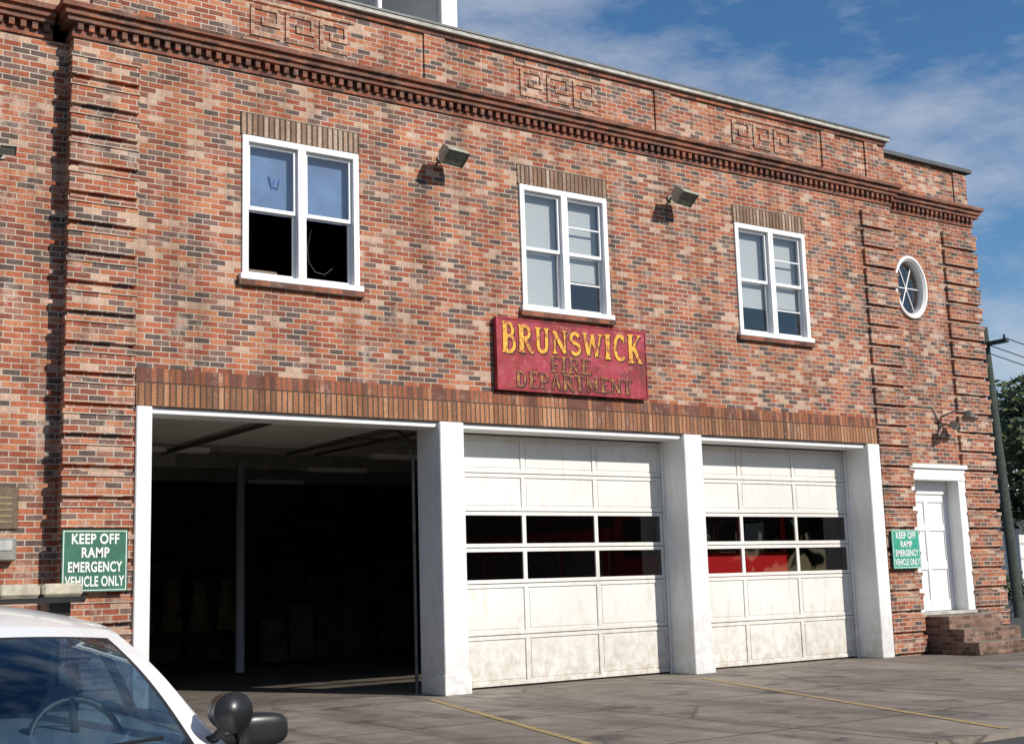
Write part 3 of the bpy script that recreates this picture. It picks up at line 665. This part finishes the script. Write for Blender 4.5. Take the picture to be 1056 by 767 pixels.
# ---------------------------------------------------------------- car
def grid(bm,fn,us,vs,mf):
    V=[[bm.verts.new(fn(u,v)) for v in vs] for u in us]
    for i in range(len(us)-1):
        for j in range(len(vs)-1):
            f=bm.faces.new((V[i][j],V[i+1][j],V[i+1][j+1],V[i][j+1])); f.material_index=mf((us[i]+us[i+1])/2,(vs[j]+vs[j+1])/2); f.smooth=True
def car(name,loc,rz,paintm,police=False,scale=1):
    E=empty(name,loc,rz,scale)
    st=[(2.64,.62,.40,.50,.58,.60),(2.56,.84,.28,.52,.65,.67),(2.2,.93,.22,.56,.74,.77),(1.6,.96,.20,.6,.82,.85),(1.0,.975,.2,.6,.87,.90),(.0,.98,.2,.6,.91,.95),(-1.0,.98,.2,.6,.94,.98),(-1.7,.97,.2,.6,.93,.99),(-2.3,.93,.26,.6,.90,.97),(-2.56,.86,.3,.6,.84,.92),(-2.64,.66,.42,.6,.74,.80)]
    bm=bmesh.new(); R_=[]
    for x,hw,zb,zm,zl,zd in st:
        h=[(hw*.0,zb),(hw*.82,zb),(hw*.96,zb+.1),(hw,zm),(hw*.975,zl-.08),(hw*.93,zl),(hw*.80,zd-.005),(hw*.42,zd+.02),(0,zd+.025)]
        ring=[(y,z) for y,z in h]+[(-y,z) for y,z in h[-2:0:-1]]
        R_.append([bm.verts.new((x,y,z)) for y,z in ring])
    for A,B in zip(R_,R_[1:]):
        for k in range(len(A)): bm.faces.new((A[k],A[(k+1)%len(A)],B[(k+1)%len(A)],B[k]))
    bm.faces.new(R_[0]); bm.faces.new(R_[-1]); bmesh.ops.recalc_face_normals(bm,faces=bm.faces)
    body=mkobj('body',bm,paintm,E,True)
    ss=body.modifiers.new('s','SUBSURF'); ss.levels=ss.render_levels=2
    bm=bmesh.new()
    for x in(1.62,-1.45):
        bmesh.ops.create_cone(bm,cap_ends=True,segments=32,radius1=.40,radius2=.40,depth=3,matrix=Matrix.Translation((x,0,.34))@Matrix.Rotation(math.pi/2,4,'X'))
    cut=mkobj('cut',bm,M['black'])
    bpy.context.view_layer.update(); cut.matrix_world=E.matrix_world.copy()
    bo=body.modifiers.new('b','BOOLEAN'); bo.object=cut; bo.operation='DIFFERENCE'; bo.solver='EXACT'
    bpy.context.view_layer.update()
    dg=bpy.context.evaluated_depsgraph_get(); me=bpy.data.meshes.new_from_object(body.evaluated_get(dg)); body.modifiers.clear(); body.data=me
    bpy.data.objects.remove(cut)
    boxes('wheel_wells',[(1.2,2.04,-.80,.80,.25,.70),(-1.88,-1.02,-.80,.80,.25,.72)],M['black'],E)
    B=lambda t:Vector((1.14-.28*(2*t-1)**2,.82*(2*t-1),.885+.02*(1-(2*t-1)**2)))
    Tp=lambda t:Vector((.30-.13*(2*t-1)**2,.60*(2*t-1),1.375-.035*(2*t-1)**2))
    Rr=lambda t:Vector((-1.02+.10*(2*t-1)**2,.59*(2*t-1),1.375-.035*(2*t-1)**2))
    Rb=lambda t:Vector((-1.78+.16*(2*t-1)**2,.78*(2*t-1),1.0-.02*(2*t-1)**2))
    def Wn(u,v):
        p=B(u).lerp(Tp(u),v); return p+Vector((.5,0,.8))*.045*math.sin(math.pi*v)
    def Ro(u,v):
        p=Tp(u).lerp(Rr(u),v); return p+Vector((0,0,1))*(.095*math.sin(math.pi*v)**.8)*(1-.55*(2*u-1)**2)
    def Rw(u,v):
        p=Rr(u).lerp(Rb(u),v); return p+Vector((-.4,0,.8))*.04*math.sin(math.pi*v)
    us=[0,.03,.065,.08]+[.08+.84*i/16 for i in range(1,17)]+[.935,.97,1]
    vs=[0,.02,.04]+[.04+.83*i/12 for i in range(1,13)]+[.89,.94,1]
    def mw(u,v):
        if .08<u<.92 and .04<v<.87: return 1
        if u<.065 or u>.935 or v>.89: return 0
        return 2
    bm=bmesh.new(); grid(bm,Wn,us,vs,mw); grid(bm,Rw,us,vs,mw)
    grid(bm,Ro,[i/20 for i in range(21)],[i/12 for i in range(13)],lambda u,v:0)
    top=[]
    for i in range(9): top.append(('w',i/8))
    for i in range(1,13): top.append(('r',i/12))
    for i in range(1,9): top.append(('b',i/8))
    for sgn in(0,1):
        tp=[(Wn(sgn,v) if k=='w' else Ro(sgn,v) if k=='r' else Rw(sgn,v)) for k,v in top]
        nrow=8; V=[]
        for p in tp:
            s=-1 if sgn==0 else 1
            lo=Vector((p.x,s*.865,.885 if p.x>.5 else .92)); row=[]
            for j in range(nrow+1):
                t=j/nrow; q=lo.lerp(p,t); q.y+=s*.02*math.sin(math.pi*t); row.append(bm.verts.new(q))
            V.append(row)
        for i in range(len(tp)-1):
            xm=(tp[i].x+tp[i+1].x)/2; hgt=(tp[i].z+tp[i+1].z)/2-.92
            for j in range(nrow):
                f=bm.faces.new((V[i][j],V[i+1][j],V[i+1][j+1],V[i][j+1])); f.smooth=True
                g=1 if (0<j<nrow-1 and hgt>.16 and not(-.33<xm<-.18) and not(xm<-1.15)) else (2 if (-.33<xm<-.18 and j>0) else 0)
                f.material_index=g
    bmesh.ops.remove_doubles(bm,verts=bm.verts,dist=.0005); bmesh.ops.recalc_face_normals(bm,faces=bm.faces)
    mkobj('greenhouse',bm,[paintm,M['carglass'],M['black']],E)
    L=[(.55,.98,-.72,.72,.6,.86),(-1.7,1.0,-.75,.75,.3,.4)]
    for s in(-.38,.38): L+=[(-.45,.15,s-.25,s+.25,.4,.62),(-.55,-.38,s-.25,s+.25,.6,1.08),(-.55,-.42,s-.12,s+.12,1.08,1.27)]
    L+=[(-1.4,-1.2,-.65,.65,.5,1.05),(-.75,-.72,-.62,.62,.95,1.3)]
    boxes('seats_and_dashboard',L,M['blueint'],E,.03)
    bm=bmesh.new(); mt=Matrix.Translation((.42,.38,.90))@Matrix.Rotation(math.radians(65),4,'Y'); 
    pts=[mt@Vector((.19*math.cos(a),.19*math.sin(a),0)) for a in[2*math.pi*i/28 for i in range(29)]]; tube(bm,pts,.014,8); tube(bm,[mt@Vector((-.19,0,0)),mt@Vector((.19,0,0))],.018,6); tube(bm,[mt@Vector((0,-.19,0)),mt@Vector((0,.19,0))],.018,6)
    mkobj('steering_wheel',bm,M['rail'],E)
    boxes('rearview_mirror',[(.30,.33,-.12,.12,1.22,1.28)],M['black'],E,.01)
    bm=bmesh.new()
    for x in(1.62,-1.45):
        for s in(-1,1):
            mtx=Matrix.Translation((x,s*.84,.34))@Matrix.Rotation(math.pi/2,4,'X')
            bmesh.ops.create_cone(bm,cap_ends=True,segments=32,radius1=.34,radius2=.34,depth=.23,matrix=mtx)
            mtx=Matrix.Translation((x,s*.865,.34))@Matrix.Rotation(math.pi/2,4,'X')
            g2=bmesh.ops.create_cone(bm,cap_ends=True,segments=24,radius1=.2,radius2=.2,depth=.2,matrix=mtx)
            fs={f for v in g2['verts'] for f in v.link_faces}
            for f in fs: f.material_index=1
            for k in range(5):
                a=k*2*math.pi/5; c=Vector((x+.11*math.cos(a),s*.967,.34+.11*math.sin(a)))
                bmesh.ops.create_cone(bm,cap_ends=True,segments=8,radius1=.03,radius2=.03,depth=.01,matrix=Matrix.Translation(c)@Matrix.Rotation(math.pi/2,4,'X'))
    mkobj('wheels',bm,[M['rubber'],M['metal']],E)
    boxes('grille',[(2.60,2.665,-.42,.42,.46,.58)],M['black'],E,.01)
    boxes('headlamps',[(2.48,2.61,.50,.80,.50,.63),(2.48,2.61,-.80,-.50,.50,.63)],M['headl'],E,.03)
    boxes('tail_lamps',[(-2.62,-2.5,.48,.80,.62,.80),(-2.62,-2.5,-.80,-.48,.62,.80)],M['lensred'],E,.02)
    boxes('bumpers',[(2.55,2.72,-.78,.78,.28,.46),(-2.72,-2.55,-.78,.78,.3,.48)],paintm,E,.05)
    boxes('license_plate',[(-2.735,-2.721,-.15,.15,.34,.46)],M['textw'],E)
    bm=bmesh.new()
    for y0_ in(.05,-.6):
        tube(bm,[Wn(.5+y0_/1.6,.02)+Vector((.02,0,.03)),Wn(.5+(y0_+.5)/1.6,.07)+Vector((.01,0,.015))],.007,5)
    mkobj('wipers',bm,M['black'],E)
    # rounded-box door mirrors on short arms
    bm=bmesh.new()
    pw=lambda a:math.copysign(abs(a)**.6,a)
    for s in(-1,1):
        g=bmesh.ops.create_uvsphere(bm,u_segments=28,v_segments=18,radius=1)
        for v in g['verts']:
            x_,y_,z_=pw(v.co.x),pw(v.co.y),pw(v.co.z)
            v.co=Vector((.745+.055*x_*(1-.15*y_*s),s*1.065+.115*y_,.925+.070*z_*(1-.12*y_*s)))
        tube(bm,[(.70,s*.86,.885),(.74,s*.99,.895)],.028,8)
    mkobj('side_mirrors',bm,M['black'],E,True)
    mb=bmesh.new()
    for s in(-1,1): mb.faces.new([mb.verts.new((.686,s*y_,z_)) for y_,z_ in((.99,.88),(1.13,.88),(1.13,.97),(.99,.97))])
    mkobj('mirror_glass',mb,M['chrome'],E)
    if police:
        bm=bmesh.new(); sx,sy,sz=.88,.855,1.02
        bmesh.ops.create_uvsphere(bm,u_segments=24,v_segments=16,radius=.072,matrix=Matrix.Translation((sx-.015,sy,sz))@Matrix.Diagonal((1.25,1,1,1)))
        bmesh.ops.create_cone(bm,cap_ends=True,segments=28,radius1=.072,radius2=.080,depth=.07,matrix=Matrix.Translation((sx+.04,sy,sz))@Matrix.Rotation(math.radians(90),4,'Y'))
        tube(bm,[(sx,sy,sz-.05),(sx-.03,sy-.04,sz-.1),(sx-.06,sy-.08,sz-.12)],.02,8)
        mkobj('spotlight',bm,M['black'],E,True)
        boxes('light_bar_base',[(-.50,-.22,-.60,.60,1.462,1.486)],M['black'],E,.008)
        L=[(-.49,-.23,-.58+i*.196,-.58+i*.196+.188,1.488,1.548) for i in range(6)]
        boxes('light_bar_lenses',L,M['lens'],E,.014)
        boxes('light_bar_feet',[(-.42,-.30,s-.05,s+.05,1.40,1.462) for s in(-.5,.5)],M['black'],E)
    return E
car('police_car',(-3.97,-9.68,-.045),-math.pi/2,M['carwhite'],True,(1,1,1.035))

# ---------------------------------------------------------------- light & sky
a_,b_=.45,.70
sd=Vector((-a_,1,-b_)).normalized()
sun=bpy.data.lights.new('sun','SUN'); sun.energy=5.0; sun.angle=math.radians(.5); sun.color=(1,.945,.865)
so=bpy.data.objects.new('sun',sun); COL.objects.link(so); so.rotation_euler=sd.to_track_quat('-Z','Y').to_euler(); so.location=(10,-20,20)
w=bpy.data.worlds.new('World'); scn.world=w; w.use_nodes=True; nt=w.node_tree; bg=nt.nodes['Background']
sk=nt.nodes.new('ShaderNodeTexSky'); sk.sky_type='NISHITA'; sk.sun_disc=False
sk.sun_elevation=math.atan(b_/math.hypot(a_,1)); sk.sun_rotation=math.atan2(a_,-1.0); sk.air_density=1.0; sk.dust_density=.25; sk.ozone_density=3.0
hs=N(nt,'ShaderNodeHueSaturation',Saturation=1.22,Value=1.12); nt.links.new(sk.outputs[0],hs.inputs['Color'])
tc=nt.nodes.new('ShaderNodeTexCoord'); mp=N(nt,'ShaderNodeMapping'); mp.inputs['Scale'].default_value=(1.0,1.6,3.6); mp.inputs['Rotation'].default_value=(0,.25,.5); nt.links.new(tc.outputs['Generated'],mp.inputs[0])
f=noise(nt,mp.outputs[0],3.4,8,.62)
cl=mixc(nt,ramp(nt,f,[(.42,0),(.58,.40),(.74,.8)]),hs.outputs[0],(6.2,6.5,7.1))
nt.links.new(cl,bg.inputs[0]); bg.inputs[1].default_value=.10
# ---------------------------------------------------------------- camera
ya,pi_,ro=[math.radians(v) for v in (34.72,9.22,-1.77)]
fw=Vector((math.sin(ya)*math.cos(pi_),math.cos(ya)*math.cos(pi_),math.sin(pi_))); r=Vector((math.cos(ya),-math.sin(ya),0)); u=r.cross(fw)
r2=r*math.cos(ro)+u*math.sin(ro); u2=-r*math.sin(ro)+u*math.cos(ro)
cam=bpy.data.cameras.new('camera'); co=bpy.data.objects.new('camera',cam); COL.objects.link(co)
mt=Matrix((r2,u2,-fw)).transposed().to_4x4(); mt.translation=Vector((-5.2517,-15.7654,1.4887)); co.matrix_world=mt
cam.sensor_width=36; cam.lens=36*1345.9/1056; cam.clip_end=2000; cam.clip_start=.05
scn.camera=co
scn.view_settings.view_transform='Standard'; scn.view_settings.look='None'; scn.view_settings.exposure=0
